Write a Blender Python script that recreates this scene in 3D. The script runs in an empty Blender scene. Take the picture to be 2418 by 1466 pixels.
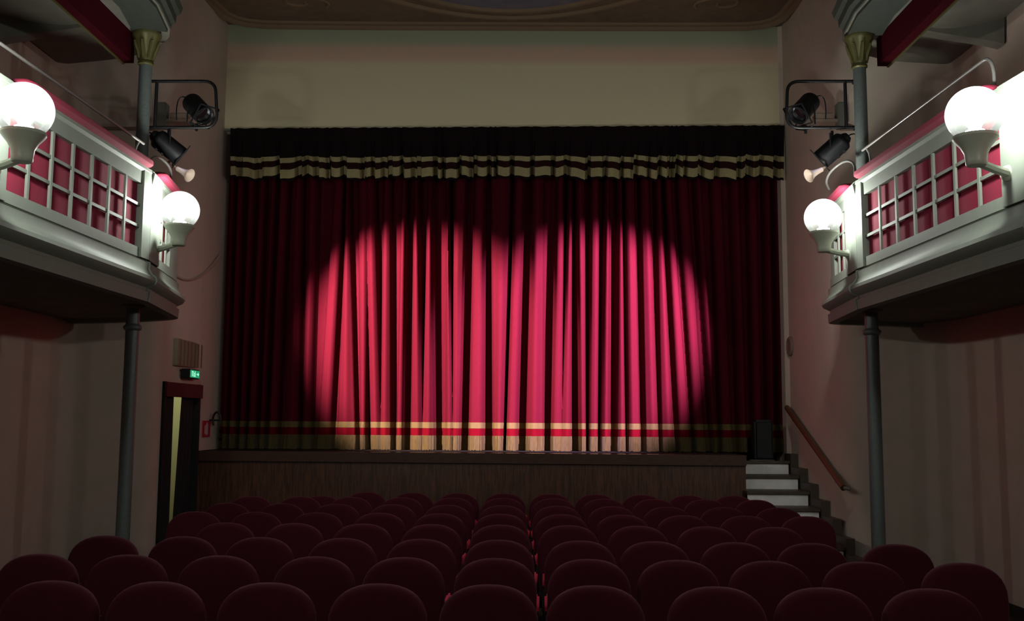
import bpy, bmesh, math, random
from mathutils import Vector, Matrix
random.seed(7)
scn = bpy.context.scene
COL = scn.collection
# ------------------------------------------------------------------ camera
W, H, F = 2418, 1466, 2400.0
CAM = Vector((0, 0, 1.65))
def cam_axes(vx=1225, vy=1000, roll=0.006):
    yv = Vector((vx - W / 2, -(vy - H / 2), -F)).normalized()      # hall axis (+Y) seen from the camera
    up = Vector((math.sin(roll), math.cos(roll), 0))
    up = (up - yv * up.dot(yv)).normalized()
    xv = yv.cross(up)
    return Matrix((xv, yv, up))
R = cam_axes()
cd = bpy.data.cameras.new('camera')
cd.sensor_width = 36; cd.sensor_fit = 'HORIZONTAL'; cd.lens = F / W * 36; cd.clip_start = .05; cd.clip_end = 200
cam = bpy.data.objects.new('camera', cd); COL.objects.link(cam)
cam.matrix_world = Matrix.Translation(CAM) @ R.to_4x4()
scn.camera = cam
def ray(x, y): return R @ Vector((x - W / 2, -(y - H / 2), -F))
def atY(x, y, Y): r = ray(x, y); return CAM + r * (Y / r.y)
def atZ(x, y, Z): r = ray(x, y); return CAM + r * ((Z - CAM.z) / r.z)
# ------------------------------------------------------------------ world, exposure
w = bpy.data.worlds.new('world'); scn.world = w; w.use_nodes = True
w.node_tree.nodes['Background'].inputs[0].default_value = (.5, .5, .55, 1)
w.node_tree.nodes['Background'].inputs[1].default_value = 0.003
scn.view_settings.view_transform = 'Standard'
scn.view_settings.look = 'None'
scn.view_settings.exposure = 0.0
scn.view_settings.gamma = 1
scn.view_settings.use_curve_mapping = False
scn.cycles.use_denoising = True
scn.cycles.max_bounces = 8
scn.cycles.transparent_max_bounces = 12
scn.cycles.sample_clamp_indirect = 4
scn.cycles.caustics_reflective = False
scn.cycles.caustics_refractive = False
GLOBE_W = 90.0
SPOT_W = 7000.0
# the two lit projectors: position, aim, colour
SPOTS = {'left': (atY(428, 372, 9.62), atY(980, 795, 13.05), (1, .72, .70), .95),
         'right': (atY(1938, 384, 9.62), atY(1408, 795, 13.05), (1, .66, 1.05), 1.0)}
for k, (p, t, c, e) in SPOTS.items():
    ld = bpy.data.lights.new('spotlight_beam', 'SPOT'); ld.energy = SPOT_W * e; ld.color = c
    ld.spot_size = math.radians(44.5); ld.spot_blend = .58; ld.shadow_soft_size = .04
    lo = bpy.data.objects.new('spotlight_beam', ld); COL.objects.link(lo)
    lo.location = p; lo.rotation_euler = (t - p).to_track_quat('-Z', 'Y').to_euler()
# the globe lamps: centre of globe, foot of the bracket on the pilaster
GLOBES = [
    ('near left', Vector((-2.98, 5.92, 3.50)), Vector((-3.25, 6.12, 3.20)), 'large-looking white globe lamp cut by the left picture edge, on the near left balcony pilaster'),
    ('far left', Vector((-3.00, 8.80, 3.50)), Vector((-3.245, 8.90, 3.16)), 'smaller-looking lit globe lamp on the left balcony corner pilaster beside the stage opening'),
    ('near right', Vector((2.75, 6.01, 3.53)), Vector((3.04, 6.22, 3.22)), 'large-looking lit globe lamp in front of the near right balcony pilaster'),
    ('far right', Vector((2.74, 9.06, 3.52)), Vector((3.005, 9.16, 3.20)), 'smaller-looking lit globe lamp on the right balcony corner pilaster nearest the stage'),
    ('rear left', Vector((-3.06, 3.0, 3.50)), Vector((-3.33, 3.15, 3.20)), 'unseen globe lamp added as fill light on the left balcony, second from the back of the hall'),  # from here on: unseen lamps added to brighten the walls
    ('back left', Vector((-3.1, 0.2, 3.50)), Vector((-3.37, .35, 3.20)), 'unseen globe lamp added as fill light on the left balcony closest to the back of the hall'),
    ('rear right', Vector((2.85, 3.05, 3.53)), Vector((3.12, 3.2, 3.22)), 'unseen globe lamp added as fill light on the right balcony, second from the back of the hall'),
    ('back right', Vector((2.9, .25, 3.53)), Vector((3.16, .4, 3.22)), 'unseen globe lamp added as fill light on the right balcony closest to the back of the hall'),
]
# ------------------------------------------------------------------ materials
def mat(name, col, rough=.8, metal=0., noise=None, bump=None, emis=None, sheen=0, spec=.5, wood=None):
    m = bpy.data.materials.new(name); m.use_nodes = True; nt = m.node_tree
    b = nt.nodes['Principled BSDF']
    b.inputs['Base Color'].default_value = (*col, 1); b.inputs['Roughness'].default_value = rough
    b.inputs['Metallic'].default_value = metal
    b.inputs['Specular IOR Level'].default_value = spec
    if sheen:
        b.inputs['Sheen Weight'].default_value = sheen; b.inputs['Sheen Roughness'].default_value = .4
        b.inputs['Sheen Tint'].default_value = (*[min(1, c * 3 + .1) for c in col], 1)
    tc = nt.nodes.new('ShaderNodeTexCoord')
    if noise:
        col2, scale, det = noise
        n = nt.nodes.new('ShaderNodeTexNoise'); n.inputs['Detail'].default_value = det
        mp = nt.nodes.new('ShaderNodeMapping')
        mp.inputs['Scale'].default_value = scale if isinstance(scale, tuple) else (scale,) * 3
        nt.links.new(tc.outputs['Object'], mp.inputs[0]); nt.links.new(mp.outputs[0], n.inputs['Vector'])
        r = nt.nodes.new('ShaderNodeValToRGB'); r.color_ramp.elements[0].position = .35; r.color_ramp.elements[1].position = .65
        r.color_ramp.elements[0].color = (*col, 1); r.color_ramp.elements[1].color = (*col2, 1)
        nt.links.new(n.outputs['Fac'], r.inputs[0]); nt.links.new(r.outputs[0], b.inputs['Base Color'])
    if bump:
        scale, strength = bump
        n = nt.nodes.new('ShaderNodeTexNoise'); n.inputs['Detail'].default_value = 3
        mp = nt.nodes.new('ShaderNodeMapping')
        mp.inputs['Scale'].default_value = scale if isinstance(scale, tuple) else (scale,) * 3
        nt.links.new(tc.outputs['Object'], mp.inputs[0]); nt.links.new(mp.outputs[0], n.inputs['Vector'])
        bp = nt.nodes.new('ShaderNodeBump'); bp.inputs['Strength'].default_value = strength; bp.inputs['Distance'].default_value = .01
        nt.links.new(n.outputs['Fac'], bp.inputs['Height']); nt.links.new(bp.outputs[0], b.inputs['Normal'])
    if emis:
        b.inputs['Emission Color'].default_value = (*emis[0], 1); b.inputs['Emission Strength'].default_value = emis[1]
    return m
M = {}
M['wall'] = mat('peach_plaster', (.55, .43, .37), .9, noise=((.49, .42, .34), .9, 3), bump=(60, .05))
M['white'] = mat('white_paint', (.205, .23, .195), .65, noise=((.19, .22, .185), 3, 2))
M['white_dim'] = mat('dimmed_white_paint', (.034, .042, .032), .7, noise=((.028, .035, .027), 3, 2))  # white paint darkened: the upper tier's shade is put into its colour
M['soffit'] = mat('soffit_plaster', (.17, .16, .13), .9, noise=((.14, .13, .105), .8, 3))
M['ceiling'] = mat('ceiling_plaster', (.15, .10, .065), .9, noise=((.12, .08, .05), 1.5, 4))
M['ceiling_oval'] = mat('ceiling_blue_paint', (.16, .14, .17), .9, noise=((.12, .11, .15), 1.2, 3))
M['cornice'] = mat('brown_cornice', (.19, .12, .07), .8)
M['floor'] = mat('dark_floor', (.035, .03, .027), .55, noise=((.025, .02, .018), 4, 3))
M['baseboard'] = mat('black_baseboard', (.01, .01, .01), .6)
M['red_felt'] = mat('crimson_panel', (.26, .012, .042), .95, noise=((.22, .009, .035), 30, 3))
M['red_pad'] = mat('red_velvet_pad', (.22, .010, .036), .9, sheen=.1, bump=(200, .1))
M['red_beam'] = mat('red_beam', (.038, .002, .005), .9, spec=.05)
M['velvet'] = mat('curtain_velvet', (.074, .0044, .0115), .9, noise=((.064, .0036, .0093), (60, 60, 3), 3), bump=((160, 160, 20), .12), spec=.04)
M['band'] = mat('red_band', (.088, .0016, .006), .95, bump=(200, .05), spec=.03)
M['valance'] = mat('dark_valance', (.010, .0045, .006), .95, bump=(160, .1), spec=.1)
M['valance_red'] = mat('valance_dark_red', (.018, .002, .003), .95, spec=.2)
M['gold'] = mat('gold_braid', (.135, .092, .021), .6, noise=((.10, .068, .015), (150, 150, 6), 2), bump=((220, 220, 10), .6), metal=.15)
M['fringe'] = mat('gold_fringe', (.145, .10, .023), .55, noise=((.062, .038, .008), (110, 110, 2.5), 2), bump=((200, 200, 3), 1.), metal=.15)
M['vgold'] = mat('pale_gold_braid', (.40, .34, .17), .7, noise=((.31, .255, .12), (40, 40, 8), 3), bump=((150, 150, 10), .5))
M['col'] = mat('column_grey_paint', (.10, .115, .11), .4, noise=((.08, .092, .088), 12, 3))
M['gilt'] = mat('gilt_capital', (.10, .092, .03), .4, metal=.3)
M['chrome'] = mat('brushed_steel', (.30, .29, .28), .35, metal=.5)
M['black'] = mat('black_metal', (.005, .005, .006), .45, spec=.3)
M['blackm'] = mat('black_matte', (.006, .006, .007), .8)
M['lens'] = mat('projector_lens', (.02, .02, .025), .1)
M['lens_on'] = mat('lit_lens', (.9, .9, 1), .2, emis=((.75, .78, 1), 6))
M['silver'] = mat('silver_reflector', (.8, .8, .85), .15, metal=1)
M['lampbody'] = mat('lamp_cup_enamel', (.36, .38, .30), .4)
M['bulb'] = mat('bulb', (1, 1, 1), .4, emis=((.96, 1, .97), 22))
M['seat'] = mat('seat_velvet', (.055, .006, .013), .85, noise=((.046, .005, .011), 25, 3), bump=(220, .1), sheen=.8, spec=.1)
M['arm'] = mat('armrest_red', (.70, .05, .10), .5)
M['seatframe'] = mat('seat_frame', (.012, .011, .011), .5)
M['step'] = mat('dark_step_wood', (.075, .055, .04), .5, noise=((.05, .035, .025), (3, 20, 20), 3))
M['riser'] = mat('white_riser', (.78, .76, .72), .6, noise=((.70, .68, .64), 2, 2))
M['rail'] = mat('brown_handrail', (.11, .045, .018), .4)
M['lip'] = mat('varnished_stage_edge', (.075, .036, .028), .22, noise=((.05, .024, .019), (2, 30, 30), 3))
M['stagefloor'] = mat('stage_floor', (.06, .04, .03), .5)
M['floordim'] = mat('dimmed_stage_floor', (.010, .009, .009), .85, spec=.1)  # near-black so the spotlit stage floor stays dim
M['vent'] = mat('vent_beige', (.26, .20, .13), .6)
M['ventslat'] = mat('vent_slat', (.15, .11, .07), .6)
M['door_head'] = mat('maroon_pelmet', (.09, .008, .012), .9)
M['corridor'] = mat('corridor_wall', (.62, .62, .34), .9)
M['exit_face'] = mat('exit_green', (.02, .25, .12), .5, emis=((.03, .75, .35), .35))
M['exit_mark'] = mat('exit_white', (.6, 1, .8), .5, emis=((.35, 1, .65), .9))
M['ext_red'] = mat('sign_red', (.42, .02, .04), .5)
M['ext_white'] = mat('sign_white', (.5, .4, .38), .5)
M['pale'] = mat('pale_cream', (.36, .27, .22), .5)
M['cable'] = mat('pale_cable', (.42, .30, .27), .6)
M['grey'] = mat('grey_plastic', (.13, .12, .10), .6)
M['tan'] = mat('tan_plastic', (.24, .17, .13), .6)
# proscenium wall: painted bands by height (a painted scheme, fixed on the wall)
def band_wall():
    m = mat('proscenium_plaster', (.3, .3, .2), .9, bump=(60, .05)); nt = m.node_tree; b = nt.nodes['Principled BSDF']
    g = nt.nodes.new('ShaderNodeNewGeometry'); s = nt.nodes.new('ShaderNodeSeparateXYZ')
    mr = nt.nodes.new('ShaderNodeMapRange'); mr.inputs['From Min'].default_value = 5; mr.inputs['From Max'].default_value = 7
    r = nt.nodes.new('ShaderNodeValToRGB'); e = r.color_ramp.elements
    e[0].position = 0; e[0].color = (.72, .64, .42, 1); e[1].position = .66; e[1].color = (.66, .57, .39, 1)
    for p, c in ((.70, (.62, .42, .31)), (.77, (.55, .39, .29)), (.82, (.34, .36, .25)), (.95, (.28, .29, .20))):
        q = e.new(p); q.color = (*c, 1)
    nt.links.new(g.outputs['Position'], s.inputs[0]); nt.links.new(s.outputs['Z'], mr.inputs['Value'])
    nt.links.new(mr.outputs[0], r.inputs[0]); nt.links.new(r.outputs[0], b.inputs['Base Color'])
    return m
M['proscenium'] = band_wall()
def planks():
    m = mat('stage_planks', (.1, .04, .02), .35); nt = m.node_tree; b = nt.nodes['Principled BSDF']
    tc = nt.nodes.new('ShaderNodeTexCoord')
    mp = nt.nodes.new('ShaderNodeMapping'); mp.inputs['Scale'].default_value = (9, 9, .7)
    n = nt.nodes.new('ShaderNodeTexNoise'); n.inputs['Detail'].default_value = 5; n.inputs['Roughness'].default_value = .7
    r = nt.nodes.new('ShaderNodeValToRGB'); r.color_ramp.elements[0].position = .38; r.color_ramp.elements[1].position = .7
    r.color_ramp.elements[0].color = (.035, .014, .008, 1); r.color_ramp.elements[1].color = (.13, .05, .024, 1)
    nt.links.new(tc.outputs['Object'], mp.inputs[0]); nt.links.new(mp.outputs[0], n.inputs['Vector'])
    nt.links.new(n.outputs['Fac'], r.inputs[0]); nt.links.new(r.outputs[0], b.inputs['Base Color'])
    return m
M['planks'] = planks()
def globe_mat():
    m = bpy.data.materials.new('globe_glass'); m.use_nodes = True; nt = m.node_tree
    for n in list(nt.nodes): nt.nodes.remove(n)
    out = nt.nodes.new('ShaderNodeOutputMaterial')
    tr = nt.nodes.new('ShaderNodeBsdfTransparent'); tr.inputs[0].default_value = (.97, .98, .97, 1)
    tl = nt.nodes.new('ShaderNodeBsdfTranslucent'); tl.inputs[0].default_value = (.9, .95, .92, 1)
    gl = nt.nodes.new('ShaderNodeBsdfGlossy'); gl.inputs['Roughness'].default_value = .08
    fr = nt.nodes.new('ShaderNodeFresnel'); fr.inputs[0].default_value = 1.3
    m1 = nt.nodes.new('ShaderNodeMixShader'); m2 = nt.nodes.new('ShaderNodeMixShader')
    # scatter graded by height: bulb glow above, cup shade below, put into the glass
    tc = nt.nodes.new('ShaderNodeTexCoord'); sp = nt.nodes.new('ShaderNodeSeparateXYZ')
    mr = nt.nodes.new('ShaderNodeMapRange')
    mr.inputs['From Min'].default_value = -.14; mr.inputs['From Max'].default_value = .12
    mr.inputs['To Min'].default_value = .008; mr.inputs['To Max'].default_value = .12
    nt.links.new(tc.outputs['Object'], sp.inputs[0]); nt.links.new(sp.outputs['Z'], mr.inputs['Value'])
    nt.links.new(mr.outputs[0], m1.inputs[0])
    nt.links.new(tr.outputs[0], m1.inputs[1]); nt.links.new(tl.outputs[0], m1.inputs[2])
    nt.links.new(fr.outputs[0], m2.inputs[0]); nt.links.new(m1.outputs[0], m2.inputs[1]); nt.links.new(gl.outputs[0], m2.inputs[2])
    nt.links.new(m2.outputs[0], out.inputs[0])
    return m
M['globe'] = globe_mat()
# ------------------------------------------------------------------ mesh helpers
def tag(o, label=None, cat=None, group=None, kind=None):
    if label: o['label'] = label
    if cat: o['category'] = cat
    if group: o['group'] = group
    if kind: o['kind'] = kind
    return o
def empty(name, loc=(0, 0, 0), rz=0, label=None, cat=None, group=None):
    o = bpy.data.objects.new(name, None); COL.objects.link(o); o.location = loc; o.rotation_euler = (0, 0, rz)
    o.empty_display_size = .1
    return tag(o, label, cat, group)
def obj(name, bm, m, parent=None, smooth=False, world=False):
    """links a bmesh as one object; world=True: coordinates are world ones, parent is an unrotated Empty"""
    bmesh.ops.recalc_face_normals(bm, faces=bm.faces)
    me = bpy.data.meshes.new(name); bm.to_mesh(me); bm.free()
    if smooth:
        for p in me.polygons: p.use_smooth = True
        try: me.set_sharp_from_angle(angle=math.radians(40))
        except Exception: pass
    me.materials.append(M[m] if isinstance(m, str) else m)
    o = bpy.data.objects.new(name, me); COL.objects.link(o)
    if parent is not None:
        o.parent = parent
        if world: o.location = -parent.location
    return o
def nb(): return bmesh.new()
def box(bm, x0, x1, y0, y1, z0, z1, bev=0):
    vs = [bm.verts.new(p) for p in ((x0, y0, z0), (x1, y0, z0), (x1, y1, z0), (x0, y1, z0), (x0, y0, z1), (x1, y0, z1), (x1, y1, z1), (x0, y1, z1))]
    fs = [bm.faces.new([vs[i] for i in f]) for f in ((0, 3, 2, 1), (4, 5, 6, 7), (0, 1, 5, 4), (1, 2, 6, 5), (2, 3, 7, 6), (3, 0, 4, 7))]
    if bev:
        es = {e for f in fs for e in f.edges}
        bmesh.ops.bevel(bm, geom=list(es), offset=bev, segments=2, affect='EDGES', clamp_overlap=True)
    return bm
def obox(bm, a, b, half_n, z0, z1, off=0, nrm=None):
    """box along plan segment a-b, thickness from off-half_n..off+half_n along normal"""
    a = Vector(a).to_2d() if len(a) > 2 else Vector(a); b = Vector(b)
    d = (b - a).normalized(); n = nrm if nrm else Vector((d.y, -d.x))
    q = [a + n * (off - half_n), b + n * (off - half_n), b + n * (off + half_n), a + n * (off + half_n)]
    lo = [bm.verts.new((p.x, p.y, z0)) for p in q]; hi = [bm.verts.new((p.x, p.y, z1)) for p in q]
    bm.faces.new(lo); bm.faces.new(hi)
    for i in range(4): bm.faces.new((lo[i], lo[(i + 1) % 4], hi[(i + 1) % 4], hi[i]))
def tube(bm, pts, r, seg=10, caps=True):
    pts = [Vector(p) for p in pts]; n = len(pts)
    rs = r if isinstance(r, (list, tuple)) else [r] * n
    up = None; rings = []
    for i, p in enumerate(pts):
        t = (pts[min(i + 1, n - 1)] - pts[max(i - 1, 0)]).normalized()
        if up is None:
            up = Vector((0, 0, 1)) if abs(t.z) < .9 else Vector((1, 0, 0))
        up = (up - t * up.dot(t)).normalized(); s = t.cross(up)
        rings.append([bm.verts.new(p + (up * math.cos(2 * math.pi * k / seg) + s * math.sin(2 * math.pi * k / seg)) * rs[i]) for k in range(seg)])
    for a, b in zip(rings, rings[1:]):
        for k in range(seg): bm.faces.new((a[k], a[(k + 1) % seg], b[(k + 1) % seg], b[k]))
    if caps: bm.faces.new(rings[0]); bm.faces.new(rings[-1])
    return bm
def lathe(bm, prof, c=(0, 0, 0), seg=24, M4=None):
    c = Vector(c); rings = []
    for r, z in prof:
        ring = []
        for k in range(seg):
            a = 2 * math.pi * k / seg; v = Vector((max(r, 1e-4) * math.cos(a), max(r, 1e-4) * math.sin(a), z))
            if M4: v = M4 @ v
            ring.append(bm.verts.new(v + c))
        rings.append(ring)
    for a, b in zip(rings, rings[1:]):
        for k in range(seg): bm.faces.new((a[k], a[(k + 1) % seg], b[(k + 1) % seg], b[k]))
    bm.faces.new(rings[0]); bm.faces.new(rings[-1])
    return bm
def bez(p0, p1, p2, n=8):
    p0, p1, p2 = Vector(p0), Vector(p1), Vector(p2)
    return [(1 - t) ** 2 * p0 + 2 * t * (1 - t) * p1 + t * t * p2 for t in [i / n for i in range(n + 1)]]
def offset_poly(pts, side):
    """miter normals of a plan polyline; side=+1/-1 picks the hall side"""
    out = []
    for i, p in enumerate(pts):
        p = Vector(p); ns = []
        if i: d = (p - Vector(pts[i - 1])).normalized(); ns.append(Vector((d.y, -d.x)) * side)
        if i < len(pts) - 1: d = (Vector(pts[i + 1]) - p).normalized(); ns.append(Vector((d.y, -d.x)) * side)
        m = sum(ns, Vector((0, 0))); m.normalize(); m = m / max(.5, m.dot(ns[0])); out.append(m)
    return out
def sweep(bm, pts, prof, side, closed=True):
    N = offset_poly(pts, side); rows = []
    for p, n in zip(pts, N):
        p = Vector(p); rows.append([bm.verts.new((p.x + n.x * o, p.y + n.y * o, z)) for o, z in prof])
    m = len(prof)
    for a, b in zip(rows, rows[1:]):
        for k in range(m if closed else m - 1): bm.faces.new((a[k], a[(k + 1) % m], b[(k + 1) % m], b[k]))
    if closed: bm.faces.new(rows[0]); bm.faces.new(rows[-1])
    return bm
def prism(bm, poly, z0, z1):
    lo = [bm.verts.new((x, y, z0)) for x, y in poly]; hi = [bm.verts.new((x, y, z1)) for x, y in poly]
    n = len(poly); bm.faces.new(lo); bm.faces.new(hi)
    for i in range(n): bm.faces.new((lo[i], lo[(i + 1) % n], hi[(i + 1) % n], hi[i]))
    return bm
def struct(name, bm, m, smooth=False):
    return tag(obj(name, bm, m, smooth=smooth), kind='structure')
def fillet(pts, n=3):
    """one round of corner cutting for an open plan polyline"""
    for _ in range(n):
        q = [pts[0]]
        for a, b in zip(pts, pts[1:]):
            a, b = Vector(a), Vector(b); q += [tuple(a * .75 + b * .25), tuple(a * .25 + b * .75)]
        q.append(pts[-1]); pts = q
    return pts
# ------------------------------------------------------------------ room shell
ZC = 6.86
PY = 12.9                                   # proscenium plane
DOOR = ((-3.95, 11.28), (-3.875, 12.28))
WL = [(-4.77, -4), (-4.77, 9.9)] + fillet([(-4.77, 9.9), (-4.77, 10.6), (-4.45, 10.75), (-4.0, 11.0), (-3.955, 11.2)], 2)[1:] + [DOOR[0]]
WR = [(4.36, -4), (4.36, 9.2)] + fillet([(4.36, 9.2), (4.36, 10.1), (4.1, 10.45), (3.5, 10.7), (3.43, 11.2)], 2)[1:] + [(3.42, 12.0), (3.42, PY - .03), (3.37, PY)]
b = nb(); box(b, -6, 6, -4, 17, -.1, 0); struct('floor', b, 'floor')
b = nb(); box(b, -6, 6, -4, 13.6, ZC, ZC + .1); struct('ceiling', b, 'ceiling')
b = nb(); box(b, -6, 6, -4.1, -4, 0, ZC); struct('wall_back', b, 'wall')
def wall(bm, pts, side, z0, z1, t=.25):
    sweep(bm, pts, [(0, z0), (0, z1), (-t, z1), (-t, z0)], side)
b = nb(); wall(b, WL, 1, 0, ZC); wall(b, [DOOR[0], DOOR[1]], 1, 2.08, ZC); wall(b, [DOOR[1], (-3.87, 12.5), (-3.865, PY + .10), (-3.885, PY + .2), (-3.9, 15.2)], 1, 0, ZC, .08)
struct('wall_left', b, 'wall', True)
b = nb(); wall(b, WR, -1, 0, ZC); struct('wall_right', b, 'wall', True)
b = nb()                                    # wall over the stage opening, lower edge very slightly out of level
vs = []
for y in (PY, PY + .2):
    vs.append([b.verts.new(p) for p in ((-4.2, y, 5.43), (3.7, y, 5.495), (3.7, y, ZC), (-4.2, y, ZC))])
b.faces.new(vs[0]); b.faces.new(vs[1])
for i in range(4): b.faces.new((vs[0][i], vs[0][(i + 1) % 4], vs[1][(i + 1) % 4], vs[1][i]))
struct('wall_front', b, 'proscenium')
b = nb()
for a, c, z in (((-3.865, PY), (3.5, PY), None),):
    q = [b.verts.new(p) for p in ((-3.87, PY - .03, 5.415), (3.42, PY - .03, 5.48), (3.42, PY - .03, 5.505), (-3.87, PY - .03, 5.44), (-3.87, PY + .02, 5.415), (3.42, PY + .02, 5.48), (3.42, PY + .02, 5.505), (-3.87, PY + .02, 5.44))]
    for f in ((0, 1, 2, 3), (4, 5, 6, 7), (0, 1, 5, 4), (3, 2, 6, 7), (0, 3, 7, 4), (1, 2, 6, 5)): b.faces.new([q[i] for i in f])
struct('trim_1', b, 'white')
b = nb(); box(b, 3.37, 3.6, PY + .01, 15.2, 0, 5.5); struct('wall_jamb_right', b, 'wall')
b = nb(); box(b, -6, 6, 15.2, 15.3, 0, 6.8); struct('wall_stage_rear', b, 'blackm')
b = nb(); wall(b, WL[:2], 1, 0, .1, -.015); struct('baseboard_left', b, 'baseboard')
b = nb(); wall(b, WR[:2] + WR[2:6], -1, 0, .1, -.015); struct('baseboard_right', b, 'baseboard')
# cornice at the top of the wall and ceiling mouldings
pts = [(-3.98, 11.0), (-3.93, 12.0)] + fillet([(-3.93, 12.0), (-3.8, 12.85), (-2.7, 12.9), (2.3, 12.9), (3.35, 12.85), (3.43, 12.0)], 2)[1:-1] + [(3.43, 12.0), (3.43, 11.2)]
b = nb(); sweep(b, pts, [(0, ZC), (0, ZC - .07), (.03, ZC - .06), (.05, ZC - .03), (.10, ZC - .025), (.12, ZC)], 1); struct('trim_2', b, 'cornice', True)
def ellipse_ring(cx, cy, rx, ry, w_, h_, name, m):
    b = nb(); n = 96; rows = []
    for k in range(n):
        a = 2 * math.pi * k / n; c, s = math.cos(a), math.sin(a)
        rows.append([b.verts.new((cx + (rx + o) * c, cy + (ry + o) * s, ZC - z)) for o, z in ((-w_ / 2, 0), (-w_ / 4, h_), (w_ / 4, h_), (w_ / 2, 0))])
    for i in range(n):
        a, c = rows[i], rows[(i + 1) % n]
        for k in range(3): b.faces.new((a[k], a[k + 1], c[k + 1], c[k]))
    return struct(name, b, m, True)
ellipse_ring(-.13, 6.0, 3.7, 6.62, .08, .035, 'trim_3', 'cornice')
ellipse_ring(-.13, 6.0, 3.15, 6.38, .10, .045, 'trim_4', 'cornice')
b = nb(); n = 96
lo = [b.verts.new((-.13 + 3.1 * math.cos(2 * math.pi * k / n), 6.0 + 6.33 * math.sin(2 * math.pi * k / n), ZC - .012)) for k in range(n)]
hi = [b.verts.new((v.co.x, v.co.y, ZC)) for v in lo]
b.faces.new(lo); b.faces.new(hi)
for k in range(n): b.faces.new((lo[k], lo[(k + 1) % n], hi[(k + 1) % n], hi[k]))
struct('trim_5', b, 'ceiling_oval')
def scroll(cx, cy, s, mir):
    b = nb(); p = [Vector((cx + mir * s * (.12 + .05 * t) * math.cos(t * 1.1) * (1 + .12 * t), cy + s * (.12 + .05 * t) * math.sin(t * 1.1), ZC - .005)) for t in [i * .3 for i in range(22)]]
    tube(b, p, .022, 6); return b
for i, (cx, cy, mir) in enumerate(((-2.75, 12.15, 1), (2.5, 12.15, -1))):
    struct('trim_%d' % (6 + i), scroll(cx, cy, .5, mir), 'cornice', True)
# ------------------------------------------------------------------ doorway on the left
d0, d1 = Vector(DOOR[0]), Vector(DOOR[1]); dd = (d1 - d0).normalized(); dn = Vector((-dd.y, dd.x))   # dn points into the corridor (-X)
def P2(t, o, z): q = d0 + dd * t + dn * o; return Vector((q.x, q.y, z))
L = (d1 - d0).length
tex = empty('door_1', P2(L / 2, .1, 0)); tex['kind'] = 'structure'
b = nb()
obox(b, d0 - dd * .02, d0 + dd * .05, .05, 0, 2.09, -.02)
obox(b, d1 - dd * .05, d1 + dd * .02, .04, 0, 2.09, -.01)
obj('door_frame', b, 'blackm', tex, world=True)
b = nb(); obox(b, d0 - dd * .02, d1 + dd * .02, .03, 1.925, 2.085, .025); obj('door_pelmet', b, 'door_head', tex, world=True)
b = nb(); obox(b, d1 - dd * .035, d1 - dd * .01, .012, 0, 1.93, .012); obj('pale_door_edge', b, 'ext_white', tex, world=True)['label'] = 'pale strip along the right door jamb'
def drape(t0, t1t, t1b, ph):
    b = nb(); nx = 40; rows = []
    for j in range(17):
        v = j / 16; e = t1b + (t1t - t1b) * v; row = []
        for i in range(nx + 1):
            u = i / nx; t = t0 + (e - t0) * u
            row.append(b.verts.new(P2(t, .022 + .008 * math.sin(u * 26 + ph), 0.01 + 1.94 * v)))
        rows.append(row)
    for r0, r1 in zip(rows, rows[1:]):
        for i in range(nx): b.faces.new((r0[i], r0[i + 1], r1[i + 1], r1[i]))
    return b
o = obj('door_curtain', drape(.03, .36, .385, 0), 'blackm', None, True); tag(o, 'black curtain hanging left of the pale gap in the left doorway', 'curtain')
o = obj('door_curtain', drape(L - .05, .59, .44, 1), 'blackm', None, True); tag(o, 'black curtain hanging right of the pale gap in the left doorway', 'curtain')
b = nb(); obox(b, d0 + dd * -2.5 + dn * 1.3, d1 + dd * 2.0 + dn * 1.3, .05, 0, 2.9); box(b, -5.4, -4.2, 13.9, 14.0, 0, 2.9); struct('wall_corridor', b, 'corridor')
ld = bpy.data.lights.new('corridor_lamp', 'AREA'); ld.energy = 7; ld.size = .4; ld.color = (1, 1, .8)
lo = bpy.data.objects.new('corridor_lamp', ld); COL.objects.link(lo); lo.location = (-4.75, 13.0, 2.6)
b = nb(); box(b, -7, -4.03, 9.5, 14.4, 2.9, 3.0); struct('ceiling_corridor', b, 'blackm')
# ------------------------------------------------------------------ things on the left wall
def wall_pt(x, y, Xw): r = ray(x, y); return CAM + r * (Xw / r.x)
# vent
tv = empty('wall_vent', (-3.93, 11.98, 2.44), label='beige square louvred vent on the left wall above the exit sign', cat='vent')
v0, v1 = 11.50, 12.42
b = nb(); box(b, -.03, .05, v0 - 11.98, v1 - 11.98, -.16, .15, .006); obj('vent_frame', b, 'vent', tv)
for k in range(7):
    y = v0 - 11.98 + .06 + k * .128
    b = nb(); box(b, .05, .062, y, y + .035, -.145, .135); obj('slat', b, 'ventslat', tv)
# exit sign
te = empty('exit_sign', (-3.9, 11.88, 2.2), label='black box exit sign with a glowing green face above the left doorway', cat='sign')
b = nb(); box(b, 0, .10, -.19, .20, -.055, .055, .008); obj('sign_housing', b, 'black', te)
b = nb()
qa = atY(432, 876, 11.72); 
box(b, .08, .104, -.15, .18, -.043, .043); obj('sign_face', b, 'exit_face', te)
b = nb()                                    # running figure, arrow and door pictogram
def ybox(y0, y1, z0, z1): box(b, .1035, .107, y0, y1, z0, z1)
ybox(-.10, -.088, -.03, .03); ybox(-.10, -.055, .024, .03); ybox(-.055, -.045, -.03, .03)
ybox(.0, .018, .015, .032); ybox(-.02, .03, -.002, .010); ybox(-.005, .015, -.018, .0); ybox(-.03, -.0, -.03, -.018); ybox(.012, .035, -.03, -.018)
obj('sign_figure', b, 'exit_mark', te); b = nb()
ybox(.07, .14, -.006, .006); ybox(.12, .128, -.02, .02); ybox(.13, .138, -.012, .012)
obj('sign_arrow', b, 'exit_mark', te)
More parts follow.
